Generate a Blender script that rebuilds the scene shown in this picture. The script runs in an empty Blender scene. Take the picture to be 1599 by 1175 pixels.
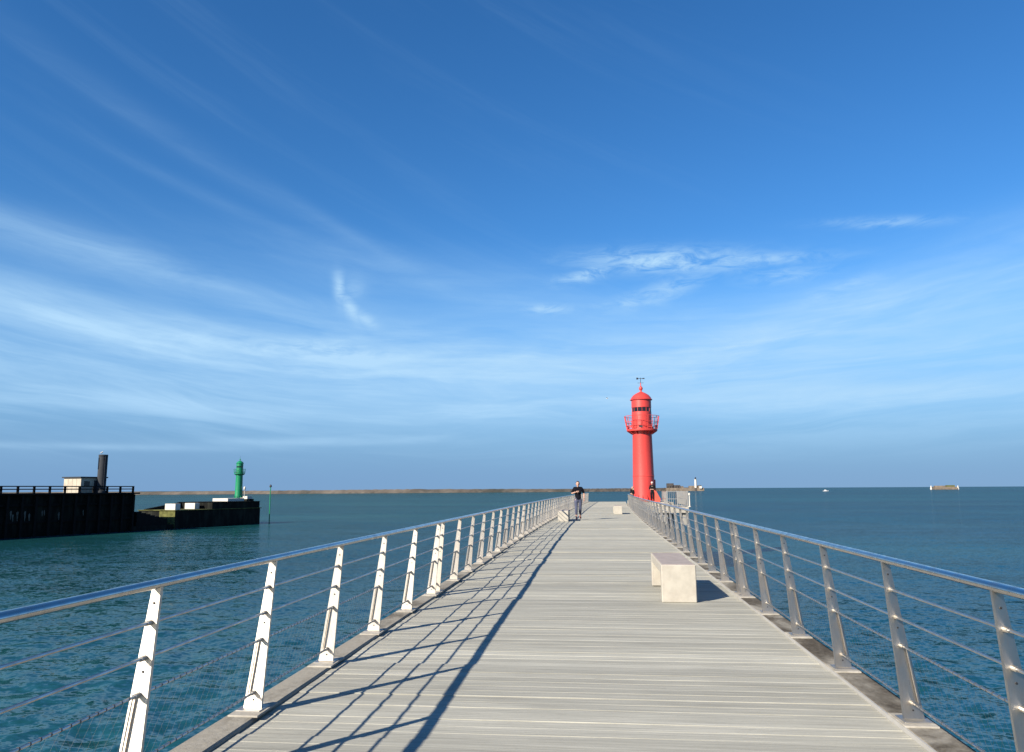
import bpy, math, random
import numpy as np
from mathutils import Vector, Matrix

random.seed(7)
R = math.radians
sc = bpy.context.scene
COL = sc.collection

# ------------------------------------------------------------------ camera
EYE = 1.48
cam_data = bpy.data.cameras.new('camera')
cam = bpy.data.objects.new('camera', cam_data)
COL.objects.link(cam)
cam_data.sensor_fit = 'HORIZONTAL'
cam_data.sensor_width = 36.0
cam_data.lens = 1190.0 / 1599.0 * 36.0
cam_data.clip_start = 0.05
cam_data.clip_end = 90000.0
yaw, pitch, roll = R(6.07), math.atan(176.7 / 1190.0), R(0.32)
fw = Vector((-math.sin(yaw) * math.cos(pitch), math.cos(yaw) * math.cos(pitch), math.sin(pitch)))
r0 = Vector((math.cos(yaw), math.sin(yaw), 0.0))
u0 = r0.cross(fw)
rt = r0 * math.cos(roll) - u0 * math.sin(roll)
up = u0 * math.cos(roll) + r0 * math.sin(roll)
cam.matrix_world = Matrix(((rt.x, up.x, -fw.x, 0), (rt.y, up.y, -fw.y, 0), (rt.z, up.z, -fw.z, EYE), (0, 0, 0, 1)))
sc.camera = cam
sc.render.resolution_x, sc.render.resolution_y = 1024, 752

# ------------------------------------------------------------------ sun and exposure
SUN_TO = Vector((-1.14, -1.50, 1.03)).normalized()
SUN_EL = math.asin(SUN_TO.z)
sun_data = bpy.data.lights.new('sun', 'SUN')
sun = bpy.data.objects.new('sun', sun_data)
COL.objects.link(sun)
sun_data.energy = 5.0
sun_data.angle = R(0.5)
sun_data.color = (1.0, 0.90, 0.76)
sun.rotation_euler = (-SUN_TO).to_track_quat('-Z', 'Y').to_euler()
sun.location = (-30, -40, 60)
sc.view_settings.view_transform = 'Standard'
sc.view_settings.look = 'None'
sc.view_settings.gamma = 1.0
sc.view_settings.use_curve_mapping = False
sc.view_settings.exposure = 1.07
sc.cycles.use_denoising = True
sc.cycles.max_bounces = 6

# ------------------------------------------------------------------ node helpers
class NT:
    """tiny helper to write node maths"""
    def __init__(s, tree):
        s.t = tree
        s.n = tree.nodes
        s.l = tree.links
    def node(s, kind, **kw):
        n = s.n.new(kind)
        for k, v in kw.items():
            setattr(n, k, v)
        return n
    def put(s, sock, v):
        if hasattr(v, 'is_linked') or hasattr(v, 'links'):
            s.l.new(v, sock)
        else:
            sock.default_value = v
    def m(s, op, a, b=0.0, c=None, clamp=False):
        n = s.node('ShaderNodeMath', operation=op, use_clamp=clamp)
        s.put(n.inputs[0], a)
        s.put(n.inputs[1], b)
        if c is not None:
            s.put(n.inputs[2], c)
        return n.outputs[0]
    def comb(s, x, y, z):
        n = s.node('ShaderNodeCombineXYZ')
        s.put(n.inputs[0], x); s.put(n.inputs[1], y); s.put(n.inputs[2], z)
        return n.outputs[0]
    def noise(s, vec, scale=1.0, detail=3.0, rough=0.5, dist=0.0, out=0):
        n = s.node('ShaderNodeTexNoise')
        s.put(n.inputs['Vector'], vec)
        n.inputs['Scale'].default_value = scale
        n.inputs['Detail'].default_value = detail
        n.inputs['Roughness'].default_value = rough
        n.inputs['Distortion'].default_value = dist
        return n.outputs[out]
    def mapr(s, v, a, b, c=0.0, d=1.0, smooth=True):
        n = s.node('ShaderNodeMapRange', interpolation_type='SMOOTHSTEP' if smooth else 'LINEAR')
        s.put(n.inputs[0], v)
        for i, x in enumerate((a, b, c, d)):
            n.inputs[i + 1].default_value = x
        return n.outputs[0]
    def mix(s, fac, a, b, mode='MIX'):
        n = s.node('ShaderNodeMix', data_type='RGBA', blend_type=mode)
        s.put(n.inputs[0], fac)
        s.put(n.inputs[6], a)
        s.put(n.inputs[7], b)
        return n.outputs[2]
    def scale(s, vec, xyz):
        n = s.node('ShaderNodeVectorMath', operation='MULTIPLY')
        s.put(n.inputs[0], vec)
        n.inputs[1].default_value = xyz
        return n.outputs[0]

# ------------------------------------------------------------------ world: daylight sky with cirrus
world = bpy.data.worlds.new('World')
sc.world = world
world.use_nodes = True
world.node_tree.nodes.clear()
W = NT(world.node_tree)
sky = W.node('ShaderNodeTexSky', sky_type='NISHITA')
sky.sun_disc = False
sky.sun_elevation = SUN_EL
sky.sun_rotation = math.atan2(SUN_TO.x, SUN_TO.y)
sky.altitude = 0.0
sky.air_density = 1.0
sky.dust_density = 0.0
sky.ozone_density = 5.0
tc = W.node('ShaderNodeTexCoord')
sep = W.node('ShaderNodeSeparateXYZ')
W.l.new(tc.outputs['Generated'], sep.inputs[0])
X_, Y_, Z_ = sep.outputs
az = W.m('ARCTAN2', X_, Y_)
el = W.m('ARCSINE', Z_)
# arched bands: they sink towards the middle of the view out to sea and rise either side
da = W.m('ADD', az, -0.02)
bend = W.m('MULTIPLY', W.m('MULTIPLY', da, da), 0.11)
eb = W.m('SUBTRACT', el, bend)
warp = W.noise(W.comb(W.m('MULTIPLY', az, 2.2), W.m('MULTIPLY', el, 5.0), 0.0), 1.0, 3.0, 0.55)
ew = W.m('ADD', eb, W.m('MULTIPLY', W.m('SUBTRACT', warp, 0.5), 0.06))
# broad veil that thickens low down
band = W.noise(W.comb(W.m('MULTIPLY', az, 1.3), W.m('MULTIPLY', ew, 15.0), 3.7), 1.0, 4.0, 0.55, 0.3)
fine = W.noise(W.comb(W.m('MULTIPLY', az, 5.0), W.m('MULTIPLY', ew, 70.0), 9.1), 1.0, 5.0, 0.6, 0.4)
env = W.m('MULTIPLY', W.mapr(el, 0.01, 0.13), W.mapr(el, 0.34, 0.14))
veil = W.m('MULTIPLY', env, W.mapr(band, 0.28, 0.68))
veil = W.m('MULTIPLY', veil, W.m('ADD', 0.62, W.m('MULTIPLY', fine, 0.62)))
# faint long streaks high up, running away to the right of the view
st_v = W.m('ADD', W.m('MULTIPLY', el, 0.92), W.m('MULTIPLY', az, 0.40))
st_u = W.m('SUBTRACT', az, W.m('MULTIPLY', el, 0.42))
streak = W.noise(W.comb(W.m('MULTIPLY', st_u, 1.1), W.m('MULTIPLY', st_v, 17.0), 1.3), 1.0, 5.0, 0.62, 0.35)
high = W.m('MULTIPLY', W.mapr(streak, 0.46, 0.80), W.m('MULTIPLY', W.mapr(el, 0.12, 0.26), W.mapr(az, 0.55, -0.15)))
def blob(a0, e0, wa, we, rot=0.0, p=1.0):
    ca, sa = math.cos(rot), math.sin(rot)
    dx = W.m('ADD', az, -a0); dy = W.m('ADD', el, -e0)
    ux = W.m('ADD', W.m('MULTIPLY', dx, ca / wa), W.m('MULTIPLY', dy, sa / wa))
    uy = W.m('ADD', W.m('MULTIPLY', dx, -sa / we), W.m('MULTIPLY', dy, ca / we))
    q = W.m('ADD', W.m('MULTIPLY', ux, ux), W.m('MULTIPLY', uy, uy))
    return W.m('MULTIPLY', W.m('POWER', 2.718, W.m('MULTIPLY', q, -1.0)), p)
PX = 1.0 / 1210.0
def ang(x, y):      # direction of a feature, radians from the pier axis and above the horizon
    return math.atan((x - 800) / 1190.0) - 0.106, math.atan((764 - y) / 1215.0)
wfine = W.noise(W.comb(W.m('MULTIPLY', az, 22.0), W.m('MULTIPLY', el, 75.0), 2.2), 1.0, 6.0, 0.65, 0.8)
wf = W.mapr(wfine, 0.30, 0.66)
wisps = None
for (x, y, wx, wy, rot, p) in ((1060, 402, 125, 17, -0.06, 1.15), (922, 417, 48, 10, 0.2, 1.1), (1180, 410, 110, 9, -0.05, 0.8),
                               (1040, 452, 75, 15, 0.28, 0.65), (1240, 440, 60, 12, 0.0, 0.5), (990, 468, 60, 7, 0.05, 0.5),
                               (855, 474, 40, 8, -0.05, 0.6), (1410, 377, 75, 7, -0.12, 0.55), (1330, 470, 60, 12, 0.2, 0.4), (500, 548, 95, 14, -0.03, 0.55)):
    a, e = ang(x, y)
    b = blob(a, e, wx * PX, wy * PX, rot, p)
    wisps = b if wisps is None else W.m('MAXIMUM', wisps, b)
wisps = W.m('MULTIPLY', wisps, wf)
hook = None
for (x, y, wx, wy, rot, p) in ((524, 446, 9, 24, 0.15, 0.9), (541, 474, 10, 26, 0.55, 0.8), (567, 494, 9, 22, 1.0, 0.6), (545, 445, 20, 16, 0.2, 0.4)):
    a, e = ang(x, y)
    b = blob(a, e, wx * PX, wy * PX, rot, p)
    hook = b if hook is None else W.m('MAXIMUM', hook, b)
hook = W.m('MULTIPLY', hook, W.mapr(wfine, 0.15, 0.62))
sheets = None
for (x, y, wx, wy, rot, p) in ((180, 432, 330, 24, -0.17, 0.55), (230, 535, 400, 34, -0.14, 0.80), (680, 560, 330, 40, 0.0, 0.66), (1180, 560, 420, 52, 0.10, 0.55),
                               (1500, 470, 260, 45, 0.22, 0.42), (250, 640, 480, 16, -0.03, 0.42), (150, 702, 190, 5, 0.0, 0.45), (480, 690, 170, 7, 0.02, 0.42),
                               (1150, 640, 420, 24, 0.02, 0.40), (250, 235, 340, 17, -0.41, 0.075), (400, 345, 260, 9, -0.30, 0.085), (530, 350, 120, 10, -0.45, 0.12),
                               (700, 430, 330, 36, -0.12, 0.24), (1350, 640, 200, 10, 0.03, 0.3)):
    a, e = ang(x, y)
    b = blob(a, e, wx * PX, wy * PX, rot, p)
    sheets = b if sheets is None else W.m('ADD', sheets, b)
patchy = W.noise(W.comb(W.m('MULTIPLY', az, 6.0), W.m('MULTIPLY', ew, 26.0), 5.5), 1.0, 6.0, 0.62, 0.6)
sheets = W.m('MULTIPLY', sheets, W.m('MULTIPLY', W.mapr(fine, 0.20, 0.75, 0.62, 1.15, False), W.mapr(patchy, 0.25, 0.72, 0.35, 1.3, False)))
cl = W.m('ADD', W.m('MULTIPLY', veil, 0.32), W.m('MULTIPLY', high, 0.07))
cl = W.m('ADD', cl, W.m('MULTIPLY', sheets, 0.86))
lown = W.noise(W.comb(W.m('MULTIPLY', az, 3.2), W.m('MULTIPLY', ew, 34.0), 7.7), 1.0, 6.0, 0.62, 0.5)
lowm = W.m('MULTIPLY', W.m('MULTIPLY', W.mapr(el, 0.015, 0.10), W.mapr(el, 0.27, 0.15)), W.mapr(lown, 0.36, 0.66))
cl = W.m('ADD', cl, W.m('MULTIPLY', lowm, 0.34))
cl = W.m('ADD', cl, W.m('ADD', W.m('MULTIPLY', wisps, 0.90), W.m('MULTIPLY', hook, 0.80)), clamp=True)
hs = W.node('ShaderNodeHueSaturation')
W.l.new(sky.outputs[0], hs.inputs['Color'])
hs.inputs['Saturation'].default_value = 1.18
hs.inputs['Value'].default_value = 1.36
tint = W.mix(1.0, hs.outputs[0], (0.80, 0.98, 1.08, 1), 'MULTIPLY')
# blue sea haze low over the horizon, the same all the way round
low = W.m('MULTIPLY', W.mapr(el, 0.26, 0.0), 0.93)
tint = W.mix(low, tint, (1.55, 3.15, 5.8, 1))
skyc = W.mix(cl, tint, (4.4, 6.9, 9.4, 1))
bg = W.node('ShaderNodeBackground')
W.l.new(skyc, bg.inputs['Color'])
bg.inputs['Strength'].default_value = 0.050
wo = W.node('ShaderNodeOutputWorld')
W.l.new(bg.outputs[0], wo.inputs[0])

# ------------------------------------------------------------------ materials
def new_mat(name):
    m = bpy.data.materials.new(name)
    m.use_nodes = True
    m.node_tree.nodes.clear()
    t = NT(m.node_tree)
    b = t.node('ShaderNodeBsdfPrincipled')
    o = t.node('ShaderNodeOutputMaterial')
    t.l.new(b.outputs[0], o.inputs[0])
    return m, t, b

ALB = 0.735
def simple(name, col, rough=0.6, metal=0.0, var=0.12, scale=3.0, bump=0.0, spec=0.5, dark=None, darkamt=0.0, stretch=(1, 1, 1)):
    col = [k * ALB for k in col]
    if dark is not None:
        dark = [k * ALB for k in dark]
    m, t, b = new_mat(name)
    geo = t.node('ShaderNodeNewGeometry')
    v = t.scale(geo.outputs['Position'], stretch)
    n1 = t.noise(v, scale, 5.0, 0.6)
    f = t.mapr(n1, 0.25, 0.75, 1.0 - var, 1.0 + var)
    c = t.mix(1.0, (*col, 1), t.comb(f, f, f), 'MULTIPLY')
    if dark is not None:
        n2 = t.noise(v, scale * 0.45, 6.0, 0.65, 0.4)
        c = t.mix(t.mapr(n2, 0.45, 0.68, 0.0, darkamt), c, (*dark, 1))
    t.l.new(c, b.inputs['Base Color'])
    b.inputs['Roughness'].default_value = rough
    b.inputs['Metallic'].default_value = metal
    b.inputs['Specular IOR Level'].default_value = spec
    if bump:
        bp = t.node('ShaderNodeBump')
        bp.inputs['Strength'].default_value = 1.0
        bp.inputs['Distance'].default_value = bump
        t.l.new(t.noise(v, scale * 6, 4.0, 0.6), bp.inputs['Height'])
        t.l.new(bp.outputs[0], b.inputs['Normal'])
    return m

def deck_material():
    m, t, b = new_mat('weathered_board')
    geo = t.node('ShaderNodeNewGeometry')
    oi = t.node('ShaderNodeObjectInfo')
    p = geo.outputs['Position']
    sp = t.node('ShaderNodeSeparateXYZ'); t.l.new(p, sp.inputs[0])
    row = t.m('FLOOR', t.m('DIVIDE', t.m('ADD', sp.outputs[1], 8.0), 0.14))
    wn = t.node('ShaderNodeTexWhiteNoise', noise_dimensions='1D'); t.l.new(row, wn.inputs['W'])
    tone = t.mapr(wn.outputs[0], 0.0, 1.0, 0.84, 1.08, False)
    pan = t.node('ShaderNodeTexWhiteNoise', noise_dimensions='1D')
    t.l.new(t.m('FLOOR', t.m('DIVIDE', t.m('ADD', sp.outputs[1], 8.0), 0.98)), pan.inputs['W'])
    tone = t.m('MULTIPLY', tone, t.mapr(pan.outputs[0], 0.0, 1.0, 0.90, 1.06, False))
    pr = t.comb(t.m('ADD', sp.outputs[0], t.m('MULTIPLY', wn.outputs[0], 40.0)), sp.outputs[1], sp.outputs[2])
    grain = t.noise(t.scale(pr, (1.3, 55.0, 10.0)), 1.0, 5.0, 0.65, 0.3)
    streak = t.noise(t.scale(pr, (0.55, 16.0, 4.0)), 1.0, 4.0, 0.6, 0.2)
    blot = t.noise(t.scale(pr, (1.0, 2.2, 2.0)), 1.1, 5.0, 0.6, 0.2)
    c = t.mix(t.mapr(grain, 0.28, 0.74), (0.26, 0.257, 0.224, 1), (0.42, 0.413, 0.36, 1))
    c = t.mix(t.mapr(streak, 0.54, 0.76, 0.0, 0.6), c, (0.47, 0.46, 0.41, 1))
    c = t.mix(t.mapr(blot, 0.50, 0.78, 0.0, 0.5), c, (0.25, 0.243, 0.212, 1))
    # occasional dark knots and cracks, salt-bleached dots
    kn = t.noise(t.scale(pr, (5.0, 26.0, 5.0)), 1.0, 2.0, 0.5, 0.6)
    c = t.mix(t.mapr(kn, 0.745, 0.80, 0.0, 0.7), c, (0.12, 0.11, 0.095, 1))
    c = t.mix(1.0, c, t.comb(tone, tone, tone), 'MULTIPLY')
    c = t.mix(1.0, c, (0.97, 0.965, 0.94, 1), 'MULTIPLY')
    spk = t.noise(t.scale(p, (30.0, 60.0, 30.0)), 1.0, 4.0, 0.7)
    c = t.mix(t.mapr(spk, 0.52, 0.72, 0.0, 0.22), c, (0.16, 0.155, 0.135, 1))
    dash = t.noise(t.scale(pr, (7.0, 70.0, 5.0)), 1.0, 2.0, 0.5)
    c = t.mix(t.mapr(dash, 0.70, 0.76, 0.0, 0.5), c, (0.13, 0.125, 0.105, 1))
    t.l.new(c, b.inputs['Base Color'])
    b.inputs['Roughness'].default_value = 0.78
    b.inputs['Specular IOR Level'].default_value = 0.25
    bp = t.node('ShaderNodeBump'); bp.inputs['Distance'].default_value = 0.003
    t.l.new(t.m('ADD', grain, t.m('MULTIPLY', streak, 0.5)), bp.inputs['Height'])
    t.l.new(bp.outputs[0], b.inputs['Normal'])
    return m

def kerb_material(name, lo, hi):
    m, t, b = new_mat(name)
    geo = t.node('ShaderNodeNewGeometry'); p = geo.outputs['Position']
    n1 = t.noise(t.scale(p, (2.0, 1.1, 2.0)), 1.0, 6.0, 0.65, 0.4)
    n2 = t.noise(p, 22.0, 5.0, 0.7)
    c = t.mix(t.mapr(n1, lo, hi), (0.048, 0.039, 0.027, 1), (0.27, 0.253, 0.213, 1))
    c = t.mix(t.mapr(n2, 0.35, 0.7, 0.0, 0.45), c, (0.17, 0.15, 0.115, 1))
    t.l.new(c, b.inputs['Base Color'])
    b.inputs['Roughness'].default_value = 0.9
    b.inputs['Specular IOR Level'].default_value = 0.2
    bp = t.node('ShaderNodeBump'); bp.inputs['Distance'].default_value = 0.006
    t.l.new(n2, bp.inputs['Height']); t.l.new(bp.outputs[0], b.inputs['Normal'])
    return m

def water_material():
    m = bpy.data.materials.new('sea_water')
    m.use_nodes = True
    m.node_tree.nodes.clear()
    t = NT(m.node_tree)
    out = t.node('ShaderNodeOutputMaterial')
    body = t.node('ShaderNodeBsdfDiffuse')
    gloss = t.node('ShaderNodeBsdfGlossy')
    gloss.inputs['Roughness'].default_value = 0.07
    gloss.inputs['Color'].default_value = (1, 1, 1, 1)
    mixs = t.node('ShaderNodeMixShader')
    t.l.new(body.outputs[0], mixs.inputs[1]); t.l.new(gloss.outputs[0], mixs.inputs[2])
    t.l.new(mixs.outputs[0], out.inputs[0])
    geo = t.node('ShaderNodeNewGeometry'); p = geo.outputs['Position']
    big = t.noise(t.scale(p, (0.006, 0.012, 1)), 1.0, 4.0, 0.55, 0.5)
    sp = t.node('ShaderNodeSeparateXYZ'); t.l.new(p, sp.inputs[0])
    # sun-angle gradient put into the water colour: greener left of the pier, bluer right
    side = t.mapr(sp.outputs[0], -60.0, 60.0)
    c = t.mix(t.mapr(big, 0.35, 0.65), (0.005, 0.035, 0.041, 1), (0.008, 0.052, 0.055, 1))
    c2 = t.mix(t.mapr(big, 0.35, 0.65), (0.004, 0.034, 0.058, 1), (0.005, 0.050, 0.073, 1))
    t.l.new(t.mix(side, c, c2), body.inputs['Color'])
    fr = t.node('ShaderNodeFresnel'); fr.inputs['IOR'].default_value = 1.333
    # a ruffled sea never shows a full mirror at grazing angles
    t.l.new(t.m('MINIMUM', fr.outputs[0], 0.22), mixs.inputs[0])
    # wind ripples over the modelled waves: the slopes of the water are perturbed at three sizes
    patch = t.mapr(t.noise(t.scale(p, (0.012, 0.030, 1)), 1.0, 4.0, 0.6, 0.6), 0.33, 0.68, 0.55, 1.15)
    tot = None
    for (sx, sy, amp, det) in ((3.4, 4.6, 1.0, 3.0), (1.1, 1.6, 0.9, 3.0), (0.10, 0.22, 0.5, 4.0)):
        n = t.noise(t.scale(p, (sx, sy, 1)), 1.0, det, 0.6, 0.3, out=1)
        v = t.node('ShaderNodeVectorMath', operation='SUBTRACT')
        t.l.new(n, v.inputs[0]); v.inputs[1].default_value = (0.5, 0.5, 0.5)
        v = t.scale(v.outputs[0], (amp, amp, 0.0))
        if tot is None:
            tot = v
        else:
            a = t.node('ShaderNodeVectorMath', operation='ADD')
            t.l.new(tot, a.inputs[0]); t.l.new(v, a.inputs[1]); tot = a.outputs[0]
    sc2 = t.node('ShaderNodeVectorMath', operation='SCALE')
    t.l.new(tot, sc2.inputs[0]); t.l.new(patch, sc2.inputs['Scale'])
    a = t.node('ShaderNodeVectorMath', operation='ADD')
    t.l.new(geo.outputs['Normal'], a.inputs[0]); t.l.new(sc2.outputs[0], a.inputs[1])
    nn = t.node('ShaderNodeVectorMath', operation='NORMALIZE')
    t.l.new(a.outputs[0], nn.inputs[0])
    for k in (body, gloss, fr):
        t.l.new(nn.outputs[0], k.inputs['Normal'])
    return m

def paint(name, col, rough=0.45, streakcol=None):
    col = [k * ALB for k in col]
    m, t, b = new_mat(name)
    geo = t.node('ShaderNodeNewGeometry'); p = geo.outputs['Position']
    n1 = t.noise(t.scale(p, (2.2, 2.2, 0.35)), 1.0, 5.0, 0.6)
    n2 = t.noise(p, 5.0, 4.0, 0.6)
    f = t.mapr(n1, 0.25, 0.75, 0.86, 1.10)
    c = t.mix(1.0, (*col, 1), t.comb(f, f, f), 'MULTIPLY')
    c = t.mix(t.mapr(n2, 0.62, 0.75, 0.0, 0.25), c, (*(streakcol or [k * 0.5 for k in col]), 1))
    t.l.new(c, b.inputs['Base Color'])
    b.inputs['Roughness'].default_value = rough
    return m

def steel(name, col=(0.60, 0.585, 0.555), rough=0.33, aniso=0.0):
    m, t, b = new_mat(name)
    geo = t.node('ShaderNodeNewGeometry'); p = geo.outputs['Position']
    n = t.noise(t.scale(p, (14.0, 14.0, 5.0)), 1.0, 5.0, 0.65)
    t.l.new(t.mix(t.mapr(n, 0.3, 0.75), (*col, 1), (*[k * 0.78 for k in col], 1)), b.inputs['Base Color'])
    b.inputs['Metallic'].default_value = 1.0
    t.l.new(t.mapr(n, 0.3, 0.7, rough - 0.06, rough + 0.10), b.inputs['Roughness'])
    if aniso:      # brushed across, so highlights spread up and down the post
        b.inputs['Anisotropic'].default_value = aniso
        t.l.new(t.comb(0.0, 0.0, 1.0), b.inputs['Tangent'])
    return m

def jetty_material():
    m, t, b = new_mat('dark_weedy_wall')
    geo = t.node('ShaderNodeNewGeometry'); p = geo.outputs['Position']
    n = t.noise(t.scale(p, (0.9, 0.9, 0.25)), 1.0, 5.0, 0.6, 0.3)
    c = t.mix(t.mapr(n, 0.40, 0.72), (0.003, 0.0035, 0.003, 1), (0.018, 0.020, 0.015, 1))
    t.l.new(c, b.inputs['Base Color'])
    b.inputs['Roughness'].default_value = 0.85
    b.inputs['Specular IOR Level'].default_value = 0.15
    return m

M = {}
M['board'] = deck_material()
M['kerb'] = kerb_material('stained_concrete_kerb', 0.42, 0.66)
M['kerb_clean'] = kerb_material('weathered_concrete_kerb', 0.28, 0.52)
M['pad'] = simple('pale_concrete_pad', (0.43, 0.405, 0.35), 0.85, 0, 0.18, 9.0, 0.003, 0.2, (0.26, 0.23, 0.18), 0.5)
M['slab'] = simple('pier_concrete', (0.34, 0.33, 0.30), 0.9, 0, 0.2, 1.5, 0.004, 0.2, (0.12, 0.11, 0.09), 0.6)
M['edge'] = simple('edge_strip', (0.44, 0.43, 0.40), 0.6, 0, 0.1, 4.0)
M['water'] = water_material()
M['steel'] = steel('brushed_steel', (0.60, 0.555, 0.485), 0.50, 0.75)
M['plate'] = steel('dull_steel_plate', (0.50, 0.475, 0.43), 0.5)
M['rail'] = steel('polished_steel', (0.52, 0.50, 0.475), 0.20)
M['cable'] = steel('steel_cable', (0.50, 0.48, 0.45), 0.35)
M['net'] = simple('dull_wire', (0.07, 0.075, 0.08), 0.7, 0.0, 0.1)
M['dark_metal'] = simple('dark_metal', (0.05, 0.05, 0.055), 0.5, 0.6, 0.1)
M['bench'] = simple('cast_stone', (0.47, 0.44, 0.375), 0.75, 0, 0.10, 7.0, 0.0015, 0.25, (0.41, 0.36, 0.30), 0.5)
M['bench_top'] = simple('worn_stone_top', (0.40, 0.345, 0.315), 0.8, 0, 0.12, 6.0, 0.001, 0.25)
M['red'] = paint('red_paint', (0.66, 0.060, 0.050), 0.42)
M['green'] = paint('green_paint', (0.006, 0.24, 0.10), 0.42)
M['glass'] = simple('dark_lantern_glass', (0.012, 0.012, 0.015), 0.12, 0, 0.05)
M['vane'] = simple('black_iron', (0.02, 0.02, 0.03), 0.5, 0.3, 0.05)
M['jetty'] = jetty_material()
M['stain'] = simple('salt_stain', (0.17, 0.17, 0.15), 0.9, 0, 0.3, 3.0, 0, 0.1)
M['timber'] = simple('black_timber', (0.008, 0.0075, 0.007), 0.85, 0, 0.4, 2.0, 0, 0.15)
M['olive'] = simple('weedy_stone', (0.13, 0.135, 0.045), 0.9, 0, 0.35, 1.2, 0.01, 0.15, (0.05, 0.05, 0.02), 0.8)
M['white'] = simple('white_masonry', (0.62, 0.60, 0.54), 0.7, 0, 0.06, 1.5)
M['cream'] = simple('cream_render', (0.50, 0.45, 0.36), 0.8, 0, 0.10, 1.0, 0, 0.3, (0.40, 0.34, 0.26), 0.5)
M['grey'] = simple('grey_cladding', (0.045, 0.05, 0.058), 0.9, 0, 0.15, 1.5, 0, 0.2)
M['stone'] = simple('far_masonry', (0.21, 0.17, 0.13), 0.9, 0, 0.30, 0.12, 0, 0.2, (0.13, 0.11, 0.09), 0.7)
M['dstone'] = simple('dark_masonry', (0.075, 0.068, 0.065), 0.9, 0, 0.30, 0.15, 0, 0.2)
M['dyke'] = simple('rubble_dyke', (0.145, 0.125, 0.105), 0.9, 0, 0.40, 0.02, 0, 0.2, (0.055, 0.062, 0.055), 0.8)
M['skin'] = simple('skin', (0.52, 0.31, 0.23), 0.55, 0, 0.05, 6.0)
M['hair'] = simple('dark_hair', (0.05, 0.035, 0.025), 0.6, 0, 0.2, 40.0)
M['fair'] = simple('fair_hair', (0.46, 0.36, 0.22), 0.6, 0, 0.2, 40.0)
M['navy'] = simple('navy_cloth', (0.006, 0.0065, 0.012), 0.85, 0, 0.2, 9.0, 0, 0.1)
M['legging'] = simple('blue_grey_cloth', (0.055, 0.065, 0.115), 0.8, 0, 0.35, 7.0)
M['coral'] = simple('coral_shoe', (0.62, 0.13, 0.06), 0.6, 0, 0.1, 9.0)
M['black'] = simple('black_cloth', (0.010, 0.010, 0.013), 0.85, 0, 0.2, 9.0, 0, 0.1)
M['pale'] = simple('pale_cloth', (0.70, 0.52, 0.50), 0.8, 0, 0.1, 9.0)
M['tan'] = simple('tan_cloth', (0.48, 0.40, 0.24), 0.8, 0, 0.15, 9.0)
M['gull'] = simple('white_feather', (0.78, 0.78, 0.78), 0.7, 0, 0.05, 9.0)
M['gullgrey'] = simple('grey_feather', (0.34, 0.36, 0.40), 0.7, 0, 0.05, 9.0)
M['beak'] = simple('yellow_beak', (0.65, 0.38, 0.05), 0.5, 0, 0.05, 9.0)
M['orange'] = simple('faded_red_panel', (0.66, 0.10, 0.06), 0.5, 0, 0.1, 3.0)

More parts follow.
